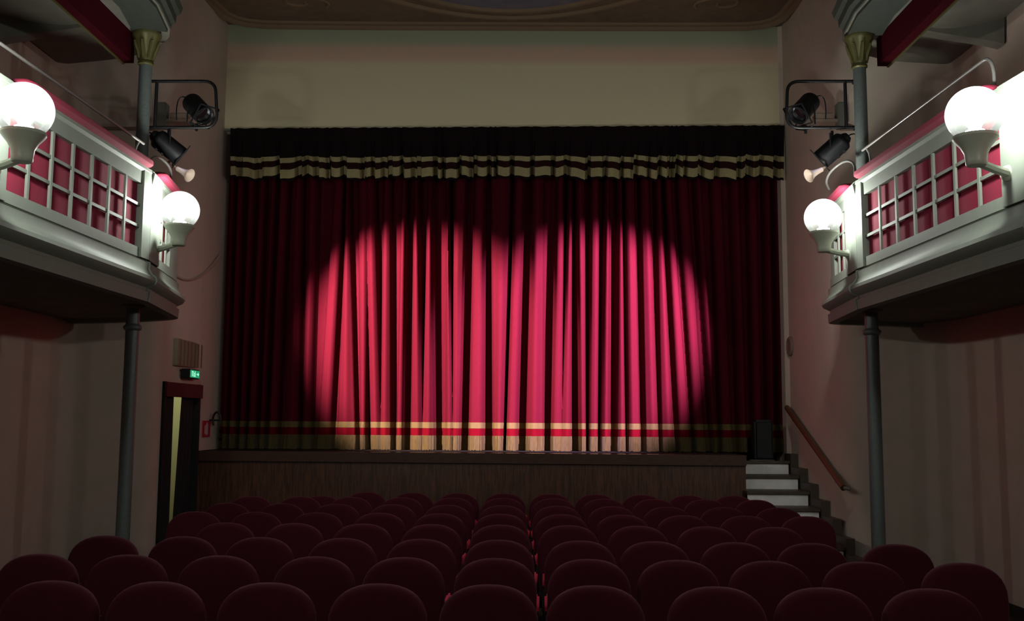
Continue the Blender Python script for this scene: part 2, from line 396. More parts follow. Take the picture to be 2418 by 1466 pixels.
# fire sign
tf = empty('fire_extinguisher_sign', (-3.87, 12.62, 1.56), label='small red and white fire sign on the left wall beside the doorway', cat='sign')
b = nb(); box(b, 0, .012, -.15, .15, -.10, .10); obj('sign_plate', b, 'ext_red', tf)
b = nb(); box(b, .012, .016, -.03, .05, -.075, .055, 0); box(b, .012, .016, -.01, .03, .055, .075); box(b, .012, .016, -.075, -.055, -.06, .04); obj('sign_symbol', b, 'ext_white', tf)
# black hook by the stage opening
b = nb(); c = atY(512, 992, 12.75)
tube(b, [(c.x, 12.75, c.z + .14 * math.sin(a)) if False else (c.x + .05 * math.cos(a), 12.75, c.z + .10 * math.sin(a)) for a in [i * .35 for i in range(12)]], .014, 8)
box(b, -3.87, c.x + .05, 12.74, 12.76, c.z - .01, c.z + .01)
tag(obj('cable_hook', b, 'black', None, True), 'black curved cable hook on the wall left of the curtain foot', 'hook')
# round disc on the right wall
b = nb(); lathe(b, [(.0, 0), (.125, 0), (.125, .02), (.11, .035), (.085, .037), (.08, .03), (.05, .03), (.0, .034)], (0, 0, 0), 28, Matrix.Rotation(-math.pi / 2, 4, 'Y'))
o = obj('alarm_bell', b, 'tan', None, True); o.location = (3.42, 12.78, 2.64); tag(o, 'round pale alarm disc on the wall right of the curtain', 'alarm')
# sagging cable left
a, c = atY(404, 640, 11.3), atY(521, 601, 12.82); a.x = max(a.x, -3.93)
b = nb(); tube(b, [a + (c - a) * t + Vector((0, 0, -.22 * 4 * t * (1 - t) * (1 - .3 * t))) for t in [i / 14 for i in range(15)]], .011, 6)
tag(obj('wall_cable', b, 'cable', None, True), 'pale cable sagging between the left balcony and the curtain edge', 'cable')
# ------------------------------------------------------------------ stage
SL, SR = Vector((-3.87, 12.34)), Vector((2.65, 11.95))
st = empty('stage', (-.5, 12.3, 0), label='low dark wooden stage with varnished edge below the red curtain', cat='stage')
b = nb(); prism(b, [(-3.84, 12.7), (3.34, 12.7), (3.36, 15.1), (-3.84, 15.1)], 1.14, 1.20); obj('stage_deck', b, 'stagefloor', st, world=True)
b = nb(); prism(b, [(SL.x, SL.y - .0), (SR.x, SR.y), (SR.x, 15.1), (-3.84, 15.1)], 1.18, 1.3)
obj('stage_edge', b, 'lip', st, world=True)
b = nb(); n_ = Vector((SR.y - SL.y, -(SR.x - SL.x))).normalized()
box(b, -3.84, 2.6, 12.40, 15.0, 1.295, 1.303); obj('stage_dim_sheet', b, 'floordim', st, world=True); b = nb()  # thin dark sheet added to subdue the spotlight on the stage
obox(b, SL + Vector((0, .06)), SR + Vector((-.0, .06)), .015, 0, 1.18)
obj('front_panel', b, 'planks', st, world=True)
b = nb(); box(b, 2.62, 2.648, 12.03, 12.62, 0, 1.18); obj('side_panel', b, 'planks', st, world=True)
# stairs
tstair = empty('stage_steps', (3.1, 11.0, 0), label='dark wooden steps with white risers climbing to the stage on the right', cat='stairs')
def treadY(k): return 12.6 - .41 * k
def treadZ(k): return 1.217 - .158 * k
for k in range(8):
    y1, y0, z = (12.61 if k == 0 else treadY(k - 1)), treadY(k), treadZ(k)
    if k == 0: continue
    xl = max(.2213 * treadY(k), 2.58 if k < 3 else 2.86)
    if k == 1: xl = 2.66
    b = nb(); box(b, xl, 3.32, y0 - .025, y1 + .0, z - .035, z, .006); obj('tread', b, 'step', tstair, world=True)
for k in range(8):
    xl = 2.66 if k < 2 else max(.2213 * treadY(k), 2.58 if k < 3 else 2.86)
    if k == 0: b = nb(); box(b, 2.66, 3.32, treadY(0) - .025, 12.69, treadZ(0) - .035, treadZ(0), .006); obj('tread', b, 'step', tstair, world=True)
    b = nb(); y = treadY(k); box(b, xl + .01, 3.305, y, y + .018, max(0, treadZ(k) - .158), treadZ(k) - .035); obj('riser', b, 'riser', tstair, world=True)
b = nb()
poly = []
for k in range(-1, 8):
    z = treadZ(k) + .085 if k >= 0 else 1.30
    ya = treadY(k) - .03 if k >= 0 else 12.86
    yb = treadY(k - 1) - .03 if k > 0 else (12.86 if k == 0 else 12.865)
    poly += [(yb, z), (ya, z)]
poly += [(treadY(7) - .03, 0), (12.865, 0)]
lo_ = [b.verts.new((3.325, y, z)) for y, z in poly]; hi_ = [b.verts.new((3.415, y, z)) for y, z in poly]
b.faces.new(lo_); b.faces.new(hi_)
for i in range(len(poly)): b.faces.new((lo_[i], lo_[(i + 1) % len(poly)], hi_[(i + 1) % len(poly)], hi_[i]))
obj('stringer', b, 'step', tstair, world=True)
th = empty('stair_handrail', (3.4, 12, 1.4), label='round brown wooden handrail sloping down the wall above the steps', cat='handrail')
ra, rb = wall_pt(1846, 945, 3.36), wall_pt(1992, 1152, 3.38)
ra = rb + (ra - rb) * .9
b = nb(); tube(b, [ra, ra + (rb - ra) * .5, rb], .033, 12); obj('rail', b, 'rail', th, True, True)
for t in (.12, .88):
    q = ra + (rb - ra) * t; b = nb(); tube(b, [q + Vector((0, 0, -.02)), q + Vector((.0, 0, -.06)), Vector((3.425, q.y, q.z - .06))], .009, 8); obj('bracket', b, 'chrome', th, True, True)
b = nb(); tube(b, [rb, rb + Vector((.06, -.03, -.01))], .02, 8); obj('end_plug', b, 'grey', th, True, True)
# black loudspeaker on the stage corner
tsp = empty('loudspeaker', (3.03, 12.73, 1.217), label='upright black loudspeaker at the right end of the stage', cat='speaker')
b = nb(); box(b, -.12, .11, -.09, .11, 0, .50, .025); obj('cabinet', b, 'black', tsp, True)
b = nb(); box(b, -.10, .09, -.098, -.088, .03, .47, .01); obj('grille', b, 'blackm', tsp, True)
b = nb(); tube(b, [Vector((2.84 + .02 * i, 12.62 + .012 * math.sin(i), 1.224)) for i in range(3)] + bez((2.86, 12.62, 1.224), (2.98, 12.50, 1.224), (3.14, 12.63, 1.224)), .006, 6)
tag(obj('speaker_cable', b, 'grey', None, True), 'thin grey cable looped on the top step below the loudspeaker', 'cable')
# ------------------------------------------------------------------ main curtain
YC = 13.28
BOT = [(527, 534), (540, 558), (565, 578), (583, 605), (613, 624), (633, 655), (668, 706), (713, 735), (748, 782), (795, 843), (851, 868), (876, 926), (936, 954), (970, 1029), (1053, 1088), (1107, 1143), (1165, 1190), (1194, 1221), (1242, 1284), (1301, 1349), (1367, 1384), (1389, 1412), (1416, 1439), (1454, 1478), (1481, 1512), (1523, 1556), (1561, 1592), (1602, 1632), (1640, 1666), (1682, 1692), (1702, 1730), (1744, 1765), (1778, 1800), (1812, 1828), (1838, 1860)]
TOP = [(524, 532), (538, 555), (566, 580), (590, 606), (618, 632), (640, 662), (676, 700), (710, 735), (742, 758), (768, 796), (801, 818), (835, 880), (893, 915), (938, 951), (968, 984), (1000, 1016), (1048, 1056), (1064, 1093), (1113, 1141), (1156, 1200), (1208, 1232), (1251, 1283), (1311, 1331), (1338, 1350), (1361, 1382), (1395, 1416), (1428, 1441), (1460, 1473), (1478, 1505), (1517, 1543), (1554, 1572), (1580, 1600), (1612, 1640), (1654, 1670), (1690, 1718), (1736, 1760), (1776, 1800), (1814, 1828), (1838, 1860)]
# pair each bottom pleat with one (or, where the cloth splits, several) upper pleats
PAIR = [(0, 0), (1, 1), (2, 2), (3, 3), (4, 4), (5, 5), (6, 6), (7, 7), (8, 9), (9, 10), (10, 11), (11, 11), (11, 12), (12, 13), (13, 14), (13, 15), (14, 16), (14, 17), (15, 18), (16, 19), (17, 20), (18, 21), (19, 22), (19, 23), (20, 24), (21, 25), (22, 26), (23, 27), (24, 28), (25, 29), (26, 30), (27, 31), (28, 32), (29, 33), (30, 34), (31, 35), (32, 36), (33, 37), (34, 38)]
def sst(t): t = max(0, min(1, t)); return t * t * (3 - 2 * t)
rnd = random.Random(3)
PL = []
from collections import Counter
cnt = Counter(i for i, _ in PAIR); seen = Counter()
cntT = Counter(j for _, j in PAIR); seenT = Counter()
for i, j in PAIR:
    a, c = BOT[i]; k = cnt[i]
    if k > 1: s = seen[i]; seen[i] += 1; wd = (c - a) / k; a, c = a + wd * s - (4 if s else 0), a + wd * (s + 1) + (4 if s < k - 1 else 0)
    ta, tc = TOP[j]; k = cntT[j]
    if k > 1: s = seenT[j]; seenT[j] += 1; wd = (tc - ta) / k; ta, tc = ta + wd * s - (4 if s else 0), ta + wd * (s + 1) + (4 if s < k - 1 else 0)
    PL.append((a, c, ta, tc, rnd.uniform(-.03, .015), rnd.uniform(.9, 1.15)))
def X_of(px): return (px - 1225) * 13.06 / F
def fold(px, v):
    """forward offset (towards the hall, metres) of the cloth at pixel-scaled position px, v = 0 foot .. 1 pleat tops"""
    best = 0
    for a, c, ta, tc, dz, e in PL:
        l = a + (ta - a) * v; r = c + (tc - c) * v; wd = max(6, r - l); sh = min(5.5, wd * .3)
        if px < l - 9 or px > r + 9: continue
        s = sst((px - (l - 4)) / (sh + 2)) * sst(((r + 4) - px) / (sh + 2))
        u = (px - l) / wd
        h = s * (.145 + dz * (.4 + .6 * v) + .07 * math.sin(math.pi * max(0, min(1, u))) + .010 * math.sin(u * 9 * e + a) * min(1, wd / 40))
        best = max(best, h)
    return best
def cloth(z_list, px0, px1, dpx, fwd, lower=None):
    b = nb(); n = int((px1 - px0) / dpx); rows = []
    for z in z_list:
        jr = random.Random(11) if lower else None; v = (z - 1.3) / 2.75; v = max(0, min(1.25, v)); row = []
        for i in range(n + 1):
            px = px0 + i * dpx; zz = z
            if lower and z == z_list[0]: zz += lower(i)
            # cloth drawn in a little on the left at mid height, as in the photograph
            row.append(b.verts.new((X_of(px), YC - fold(px, v) - fwd - (jr.uniform(0, .010) if lower else 0), zz)))
        rows.append(row)
    for r0, r1 in zip(rows, rows[1:]):
        for i in range(n): b.faces.new((r0[i], r0[i + 1], r1[i + 1], r1[i]))
    return b
tc_ = empty('stage_curtain', (-.2, YC, 1.3), label='huge closed crimson velvet stage curtain in deep folds with gold fringe', cat='curtain')
zl = [1.40 + (5.2 - 1.40) * i / 26 for i in range(27)]
obj('drape', cloth(zl, 500, 1868, 1.5, 0), 'velvet', tc_, True, True)
obj('gold_band', cloth([1.585, 1.66], 500, 1868, 1.5, .010), 'gold', tc_, True, True)
obj('red_band', cloth([1.487, 1.587], 500, 1868, 1.5, .006), 'band', tc_, True, True)
fr = random.Random(5)
obj('fringe', cloth([1.302, 1.40, 1.492], 500, 1868, 1.5, .012, lambda i: fr.uniform(0, .012)), 'fringe', tc_, True, True)
# valance
def vcloth(zoffs, fwd, m, name, par, gaps, hem=0):
    b = nb(); n = 900; x0, x1 = 527, 1858; rows = []
    for zi, z in enumerate(zoffs):
        row = []
        for i in range(n + 1):
            px = x0 + (x1 - x0) * i / n
            dpt = 0.
            for g, gw in gaps:
                dpt = max(dpt, 1 - sst((abs(px - g) - gw * .5 - 1) / 3.5))
            # each swag tips a little of its own
            seg = sum(1 for g, gw in gaps if g < px)
            rr = random.Random(seg * 7 + 1); tip = rr.uniform(-.055, .055); ph = rr.uniform(0, 6)
            prev = max([g for g, gw in gaps if g < px], default=527); nxt = min([g for g, gw in gaps if g >= px], default=1858)
            u = (px - prev) / max(1, nxt - prev)
            s = max(0, min(1, (5.2 - z) / .3))
            sag = (tip * (u - .5) + .014 * math.sin(u * 6.3 + ph) + rr.uniform(-.018, .018)) * s
            lvl = (px - 527) / 1331 * .075 * (1 - .6 * min(1, s))
            Y = 12.80 + .15 * dpt * s + .015 * math.sin(u * 7 + ph) - fwd
            row.append(b.verts.new(((px - 1225) * 12.8 / F * (1 + .012 * (z - 4.7)) + (z - 4.7) * 0, Y, z + sag + lvl + .055 * dpt * s)))
        rows.append(row)
    for r0, r1 in zip(rows, rows[1:]):
        for i in range(n): b.faces.new((r0[i], r0[i + 1], r1[i + 1], r1[i]))
    return obj(name, b, m, par, True, True)
GAPS = [(549, 5), (596, 12), (640, 2), (690, 10), (708, 6), (733, 6), (763, 5), (799, 8), (847, 6), (870, 3), (903, 20), (940, 3), (974, 18), (1020, 5), (1040, 4), (1078, 3), (1112, 12), (1150, 4), (1166, 3), (1205, 4), (1254, 4), (1304, 4), (1338, 9), (1388, 6), (1429, 5), (1469, 4), (1500, 10), (1533, 4), (1560, 3), (1586, 8), (1602, 4), (1622, 3), (1660, 7), (1697, 5), (1750, 4), (1775, 8), (1805, 3), (1838, 4)]
tva = empty('curtain_valance', (-.2, 12.8, 4.8), label='black pleated valance with two pale gold stripes above the curtain', cat='valance')
vcloth([4.755, 4.9, 5.05, 5.25, 5.425], 0, 'valance', 'valance_cloth', tva, GAPS)
vcloth([4.785, 4.90], .010, 'vgold', 'wide_gold_stripe', tva, GAPS)
vcloth([4.895, 4.985], .005, 'valance_red', 'red_stripe', tva, GAPS)
vcloth([4.98, 5.04], .010, 'vgold', 'narrow_gold_stripe', tva, GAPS)
# ------------------------------------------------------------------ balconies
def balcony(side, face, wallX, wpts, zb, seg_panels, corner_y, labels):
    """face: plan polyline of the parapet face from behind the camera to the wall near the stage. side=+1: right balcony"""
    sd = -1 if side < 0 else 1           # hall-side normal for a polyline running towards +Y
    nside = -1 * sd
    root = empty('balcony', (face[1][0], 7, zb), label=labels[0], cat='balcony')
    dz = zb - 2.66
    # slab
    b = nb(); prism(b, list(face) + wpts, zb + .04, zb + .22); obj('balcony_slab', b, 'soffit', root, world=True)
    # mouldings: band, cyma, cove
    prof = [(-.05, zb), (.04, zb), (.045, zb + .085), (.02, zb + .095), (.025, zb + .12), (.085, zb + .15), (.10, zb + .175), (.095, zb + .205), (.055, zb + .235), (.03, zb + .28), (.035, zb + .335), (.005, zb + .345), (0, zb + .345), (0, zb + .36), (-.05, zb + .36)]
    b = nb(); sweep(b, face, prof, nside); obj('moulding', b, 'white', root, True, True)
    # lower board, upper board
    z0, z1 = zb + .36, zb + .44
    b = nb(); sweep(b, face, [(-.06, z0), (.012, z0), (.012, z1), (-.06, z1)], nside); obj('lower_board', b, 'white', root, world=True)
    b = nb(); sweep(b, face, [(-.06, zb + .985), (.012, zb + .985), (.014, zb + 1.09), (.035, zb + 1.11), (.035, zb + 1.135), (-.06, zb + 1.135)], nside); obj('top_board', b, 'white', root, world=True)
    # panels
    for (a, c, ncol, nrow) in seg_panels:
        a, c = Vector(a), Vector(c); d = (c - a).normalized(); n = Vector((d.y, -d.x)) * nside; Lp = (c - a).length
        b = nb(); obox(b, a - d * .02, c + d * .02, .006, z1 - .02, zb + 1.0, -.035, n); pn = obj('red_panel', b, 'red_felt', root, world=True); pn['label'] = 'crimson panel behind the lattice'
        for i in range(1, ncol):
            q = a + d * (Lp * i / ncol); b = nb(); obox(b, q - d * .014, q + d * .014, .009, z1, zb + .985, 0, n); obj('lattice_bar', b, 'white', root, world=True)
        for j in range(1, nrow):
            z = z1 + (zb + .985 - z1) * j / nrow; b = nb(); obox(b, a, c, .007, z - .012, z + .012, -.004, n); obj('lattice_rail', b, 'white', root, world=True)
    return root, prof
def pilaster(root, a, c, nside, zb, corner=False):
    a, c = Vector(a), Vector(c); d = (c - a).normalized(); n = Vector((d.y, -d.x)) * nside
    b = nb(); obox(b, a, c, .045, zb + .36, zb + 1.14, -.015, n); obj('pilaster', b, 'white', root, world=True)
def bead(root, p, r, z0, z1):
    b = nb(); tube(b, [(p[0], p[1], z0), (p[0], p[1], z1)], r, 8); obj('corner_bead', b, 'white', root, True, True)
def pad(root, pts, n_off, z):
    pts = [Vector((p[0], p[1], z)) for p in pts]
    # padded rail with rounded ends
    full = [pts[0]]
    for a, c in zip(pts, pts[1:]):
        k = max(2, int((c - a).length / .08)); full += [a + (c - a) * i / k for i in range(1, k + 1)]
    Ls = [0]
    for a, c in zip(full, full[1:]): Ls.append(Ls[-1] + (c - a).length)
    T = Ls[-1]; bm = nb(); rows = []
    ss = [0, .01, .025, .05, .09] + [x for x in Ls if .1 < x < T - .1] + [T - .09, T - .05, T - .025, T - .01, T]
    def at(s):
        for i in range(len(Ls) - 1):
            if s <= Ls[i + 1] + 1e-6: t = (s - Ls[i]) / max(1e-6, Ls[i + 1] - Ls[i]); return full[i].lerp(full[i + 1], t), (full[i + 1] - full[i]).normalized()
        return full[-1], (full[-1] - full[-2]).normalized()
    for s in ss:
        p, t = at(s); e = min(s, T - s); k = math.sqrt(max(.0, 1 - (1 - min(1, e / .09)) ** 2)) * .95 + .05
        n = Vector((t.y, -t.x, 0)); ring = []
        for q in range(14):
            an = 2 * math.pi * q / 14; cx, cz = math.cos(an), math.sin(an)
            f = (abs(cx) ** 3 + abs(cz) ** 3) ** (-1 / 3)
            ring.append(bm.verts.new(p + n * cx * f * .085 * k + Vector((0, 0, .038 + cz * f * .040 * k))))
        rows.append(ring)
    for a, c in zip(rows, rows[1:]):
        for q in range(14): bm.faces.new((a[q], a[(q + 1) % 14], c[(q + 1) % 14], c[q]))
    bm.faces.new(rows[0]); bm.faces.new(rows[-1])
    return obj('padded_rail', bm, 'red_pad', root, True, True)
ZB = 2.66
def lerp2(a, b, t): return (a[0] + (b[0] - a[0]) * t, a[1] + (b[1] - a[1]) * t)
def build_tier(side):
    if side > 0:
        face = [(3.2, -3.5), (3.09, 5.95), (3.06, 6.45), (2.99, 8.84), (3.085, 9.88)]
        tail = fillet([(3.085, 9.88), (3.12, 10.15), (3.5, 10.25), (3.95, 10.40), (4.3, 10.45)], 2)[1:]
        wpts = [(4.34, 10.35), (4.34, -3.5)]
        c_near0, c_near1, corner, c2 = (3.09, 5.95), (3.063, 6.30), (2.993, 8.80), (3.03, 9.26)
        nside = -1
        lab = 'white right balcony with red lattice panels and stepped mouldings'
        ccp = (2.99, 8.84); p_end = (3.085, 9.88)
    else:
        face = [(-3.40, -3.5), (-3.28, 5.75), (-3.27, 6.30), (-3.205, 8.58), (-3.36, 9.70)]
        tail = fillet([(-3.36, 9.70), (-3.42, 10.05), (-3.8, 10.3), (-4.3, 10.5), (-4.7, 10.56)], 2)[1:]
        wpts = [(-4.75, 10.45), (-4.75, -3.5)]
        c_near0, c_near1, corner, c2 = (-3.28, 5.75), (-3.27, 6.26), (-3.207, 8.54), (-3.255, 8.96)
        nside = 1
        lab = 'white left balcony with red lattice panels and stepped mouldings'
        ccp = (-3.205, 8.58); p_end = (-3.36, 9.70)
    full = face + tail
    fd = (Vector(corner) - Vector(c_near1)).normalized()
    pa = Vector(c_near1) + fd * .0; pb = Vector(corner) - fd * (.10 if side > 0 else .13)
    s2 = (Vector(p_end) - Vector(c2)).normalized()
    panels = [(tuple(pa), tuple(pb), 7, 3), (tuple(Vector(c2)), tuple(Vector(c2) + s2 * .60), 3, 3), ((face[0][0], 3.45), (c_near0[0] + (face[0][0] - c_near0[0]) * .02, 5.70), 7, 3)]
    root, prof = balcony(side, full, None, wpts, ZB, panels, None, [lab])
    pilaster(root, c_near0 if side > 0 else (c_near0[0], c_near0[1]), c_near1, nside, ZB)
    pilaster(root, tuple(pb), ccp, nside, ZB)
    pilaster(root, ccp, c2, nside, ZB)
    b = nb(); q0 = Vector(c2) + s2 * .60; fl = [tuple(q0), p_end] + tail
    sweep(b, fl, [(-.06, ZB + .44), (.003, ZB + .44), (.003, ZB + .985), (-.06, ZB + .985)], nside); obj('end_board', b, 'white', root, world=True)
    # beads down the corner and the bend of the face, continued over the mouldings
    for p, g in ((ccp, 1), (c_near0, 1)):
        b = nb(); ns = Vector((-.1 * 0 + (1 if nside > 0 else -1), 0))
        path = [Vector((p[0] + ns.x * (o + .004), p[1], z)) for o, z in prof if o > -.04] + [Vector((p[0] + ns.x * .02, p[1], ZB + z)) for z in (.40, .7, 1.0)] + [Vector((p[0] + ns.x * .045, p[1], ZB + 1.12))]
        tube(b, path, .009, 8); obj('corner_bead', b, 'white', root, True, True)
    # padded rails
    f0 = Vector(c_near1); 
    pad(root, [tuple(f0 + fd * .1), tuple(Vector(ccp) - fd * .06)], 0, ZB + 1.135)
    pad(root, [tuple(Vector(c2) - s2 * .12), tuple(Vector(p_end))] , 0, ZB + 1.135)
    pad(root, [(face[0][0], -3.3), tuple(Vector(c_near0) - Vector((0, .12)))], 0, ZB + 1.135)
    return root, full, wpts, nside, ccp, c_near0
TR = build_tier(1); TL = build_tier(-1)
# upper tier: soffit, fascia and red beam on the column line
for (root_, full, wpts, nside, ccp, cn), sd in ((TR, 1), (TL, -1)):
    zt = 5.27
    side = 'right' if sd > 0 else 'left'
    root = empty('upper_balcony', (full[1][0], 6, zt), label='dim upper %s balcony edge above the capital, grey underside and red beam' % side, cat='balcony')
    if sd > 0: inner = [(3.18, -3.5), (3.07, 5.95), (3.04, 6.45), (2.97, 8.72), (3.03, 9.2)] + fillet([(3.03, 9.2), (3.1, 9.5), (3.6, 9.9), (4.32, 10.0)], 2)[1:]
    else: inner = [(-3.38, -3.5), (-3.26, 5.75), (-3.25, 6.3), (-3.2, 8.6), (-3.29, 9.15)] + fillet([(-3.29, 9.15), (-3.4, 9.45), (-3.9, 9.9), (-4.7, 10.1)], 2)[1:]
    inner[-1] = (inner[-1][0], inner[-1][1] - .02)
    wy = wpts[0][1] - .4
    b = nb(); prism(b, inner + [(wpts[0][0], wy), wpts[1]], zt + .03, zt + .2); obj('balcony_slab', b, 'soffit', root, world=True)
    prof = [(-.34, zt), (-.02, zt), (-.02, zt + .03), (.01, zt + .035), (.015, zt + .07), (.05, zt + .09), (.055, zt + .16), (.09, zt + .18), (.11, zt + .24), (.06, zt + .3), (.06, zt + 1.2), (-.05, zt + 1.2), (-.05, zt + .05), (-.34, zt + .04)]
    k = 5 if True else 0
    b = nb(); sweep(b, inner[:5], prof, nside); obj('moulding', b, 'white_dim', root, True, True)
    bx = 3.37 if sd > 0 else -3.68
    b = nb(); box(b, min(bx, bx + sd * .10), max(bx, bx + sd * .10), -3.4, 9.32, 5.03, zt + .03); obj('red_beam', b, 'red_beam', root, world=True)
    b = nb(); box(b, min(bx + sd * .09, bx + sd * .11), max(bx + sd * .09, bx + sd * .11), -3.4, 9.325, 5.02, 5.045); obj('beam_edge', b, 'gilt', root, world=True)
    # shallow arched ribs under the soffit
    for yy in (8.9, 7.0, 5.1):
        b = nb(); x0, x1 = bx + sd * .11, (4.34 if sd > 0 else -4.75)
        rows = []
        for i in range(13):
            t = i / 12; x = x0 + (x1 - x0) * t; z = zt + .03 - .03 - .20 * (2 * abs(t - .35)) ** 2 * .6
            rows.append([b.verts.new((x, yy + o + .25 * math.sin(math.pi * t), zz)) for o, zz in ((-.09, zt + .04), (-.07, z), (.07, z), (.09, zt + .04))])
        for r0, r1 in zip(rows, rows[1:]):
            for q in range(3): b.faces.new((r0[q], r0[q + 1], r1[q + 1], r1[q]))
        obj('soffit_rib', b, 'soffit', root, True, True)
# columns
def column(x, y, z0, z1, label, cap, group=None):
    root = empty('cast_iron_column', (x, y, z0), label=label, cat='column')
    h = z1 - z0
    b = nb()
    prof = [(.085, 0), (.085, .06), (.068, .09), (.062, .14), (.060, h - .28)] if cap == 'plain' else [(.060, 0), (.058, h - .30)]
    if cap == 'plain': prof += [(.060, h - .17), (.058, h)]
    lathe(b, prof, (0, 0, 0), 20); obj('shaft', b, 'col', root, True)
    if cap == 'plain':
        b = nb(); lathe(b, [(.058, h - .235), (.075, h - .225), (.083, h - .205), (.078, h - .19), (.064, h - .18), (.06, h - .17)], (0, 0, 0), 20); obj('collar', b, 'col', root, True)
        b = nb(); lathe(b, [(.058, h - .03), (.10, h - .012), (.10, h)], (0, 0, 0), 20); obj('top_plate', b, 'soffit', root, True)
    else:
        b = nb(); lathe(b, [(.058, h - .31), (.072, h - .30), (.072, h - .28), (.06, h - .265), (.066, h - .25), (.062, h - .22), (.072, h - .19), (.092, h - .14), (.104, h - .09), (.122, h - .05), (.132, h - .03), (.132, h)], (0, 0, 0), 24)
        cp = obj('capital', b, 'gilt', root, True)
        for k in range(8):
            a = k * math.pi / 4; c, s = math.cos(a), math.sin(a)
            b = nb(); p = [(c * r, s * r, z) for r, z in ((.064, h - .25), (.074, h - .19), (.098, h - .13), (.115, h - .085), (.126, h - .095))]
            tube(b, p, [.016, .02, .02, .014, .006], 6); obj('capital_leaf', b, 'gilt', cp, True)
    return root
column(3.195, 9.2, 0, ZB + .04, 'slim grey iron column carrying the right balcony', 'plain')
column(-3.525, 9.2, 0, ZB + .04, 'slim grey iron column carrying the left balcony', 'plain')
column(3.16, 9.2, ZB + .22, 5.27, 'grey upper column with gilt capital on the right balcony near the stage', 'gilt')
column(-3.52, 9.2, ZB + .22, 5.27, 'grey upper column with gilt capital on the left balcony', 'gilt')
column(3.42, 6.15, ZB + .22, 5.27, 'grey upper column at the far right picture edge, behind the near globe', 'gilt')
column(-3.75, 6.15, ZB + .22, 5.27, 'grey upper column behind the near left globe, outside the left picture edge', 'gilt')
column(3.35, 3.0, 0, ZB + .04, 'nearest grey lower column under the right balcony', 'plain')
column(-3.6, 3.0, 0, ZB + .04, 'nearest grey lower column under the left balcony', 'plain')
# ------------------------------------------------------------------ chrome rails on the parapets
def chrome_rail(pts, label):
    r = empty('handrail', pts[0], label=label, cat='handrail')
    b = nb(); tube(b, pts, .012, 10); obj('rail', b, 'chrome', r, True, True)
    return r
def long_rail(x_far, y_far, x_near, y_near, z, sd, label):
    A, B = Vector((x_far, y_far, z)), Vector((x_near, y_near, z))
    d = (B - A).normalized()
    pts = [Vector((x_far, y_far + .0, z))] + [A + (B - A) * t for t in (.3, .6, .95)] + bez(A + (B - A) * .95, B + Vector((0, 0, .0)), B + Vector((0, -.02, -.14)), 6)[1:] + [B + Vector((0, -.02, -.26))]
    r = chrome_rail(pts, label)
    q = A + d * .10
    b = nb(); tube(b, [q + Vector((0, 0, -.01)), q + Vector((sd * .02, 0, -.05)), q + Vector((sd * .03, .0, -.10)), q + Vector((sd * .03, 0, -.26))], .010, 8); obj('bracket', b, 'chrome', r, True, True)
long_rail(3.06, 8.90, 3.115, 6.52, 4.10, 1, 'long thin chrome rail above the right balcony parapet')
long_rail(-3.26, 8.56, -3.32, 6.10, 4.035, -1, 'long thin chrome rail above the left balcony parapet')
def short_rail(pxs, Y0, Y1, label):
    pts = []
    n = len(pxs)
    for i, (x, y) in enumerate(pxs): pts.append(atY(x, y, Y0 + (Y1 - Y0) * i / (n - 1)))
    sm = [pts[0]]
    for i in range(1, n - 1): sm += bez((pts[i - 1] + pts[i]) / 2, pts[i], (pts[i] + pts[i + 1]) / 2, 4)
    sm.append(pts[-1]); return chrome_rail(sm, label)
short_rail([(353, 412), (353, 376), (372, 368), (398, 388), (406, 412), (400, 434)], 8.72, 9.55, 'short bent chrome rail at the stage end of the left balcony')
short_rail([(2019, 415), (2019, 385), (1996, 377), (1962, 402), (1949, 428), (1958, 446)], 8.98, 9.7, 'short bent chrome rail at the stage end of the right balcony')
# small cream horns on the walls
def horn(p, d, label):
    r = empty('horn_speaker', p, label=label, cat='speaker')
    q = Vector(d).normalized().to_track_quat('Z', 'Y').to_matrix().to_4x4()
    b = nb(); lathe(b, [(.0, -.02), (.022, -.02), (.025, .03), (.035, .09), (.06, .14), (.066, .145), (.055, .14), (.0, .10)], (0, 0, 0), 20, q); obj('horn', b, 'pale', r, True)
    b = nb(); tube(b, [Vector(d).normalized() * -.01, Vector(d).normalized() * -.10 + Vector((0, 0, .02)), Vector(d).normalized() * -.18 + Vector((0, .1, .03))], .012, 8); obj('stalk', b, 'tan', r, True)
horn(atY(422, 400, 9.5), (.75, -.25, -.42), 'small cream horn beside the left projectors, above the globe')
horn(atY(1937, 402, 9.5), (-.8, -.25, -.42), 'small cream horn beside the right projectors, above the globe')
# ------------------------------------------------------------------ projector frames and projectors
def frame(px_in, px_out, sd, label):
    """rounded tube frame clamped to the column; built in the plane Y = 9.3"""
    y0, y1 = 192, 301
    A, B, C_, D = atY(px_in, y0, 9.3), atY(px_out, y0, 9.3), atY(px_out, y1, 9.3), atY(px_in - (0 if sd < 0 else -4), y1, 9.3)
    r = empty('projector_frame', A, label=label, cat='bracket')
    rr = .12; s = 1 if px_out > px_in else -1
    pts = [A] + bez(B + Vector((-s * rr, 0, 0)), B, B + Vector((0, 0, -rr)), 6) + bez(C_ + Vector((0, 0, rr)), C_, C_ + Vector((-s * rr, 0, 0)), 6) + [D]
    b = nb(); tube(b, pts, .0155, 10); obj('outer_tube', b, 'black', r, True, True)
    vx = A.x + s * .075
    b = nb(); tube(b, [(vx, 9.3, A.z), (vx, 9.3, D.z)], .016, 10); obj('upright', b, 'black', r, True, True)
    for z in (A.z, D.z):
        b = nb(); box(b, min(A.x, A.x - s * .06), max(A.x, A.x - s * .06), 9.27, 9.33, z - .02, z + .02); obj('clamp', b, 'black', r, world=True)
    return r
frame(352, 511, -1, 'black rounded tube frame clamped to the left upper column')
frame(2014, 1858, 1, 'black rounded tube frame clamped to the right upper column')
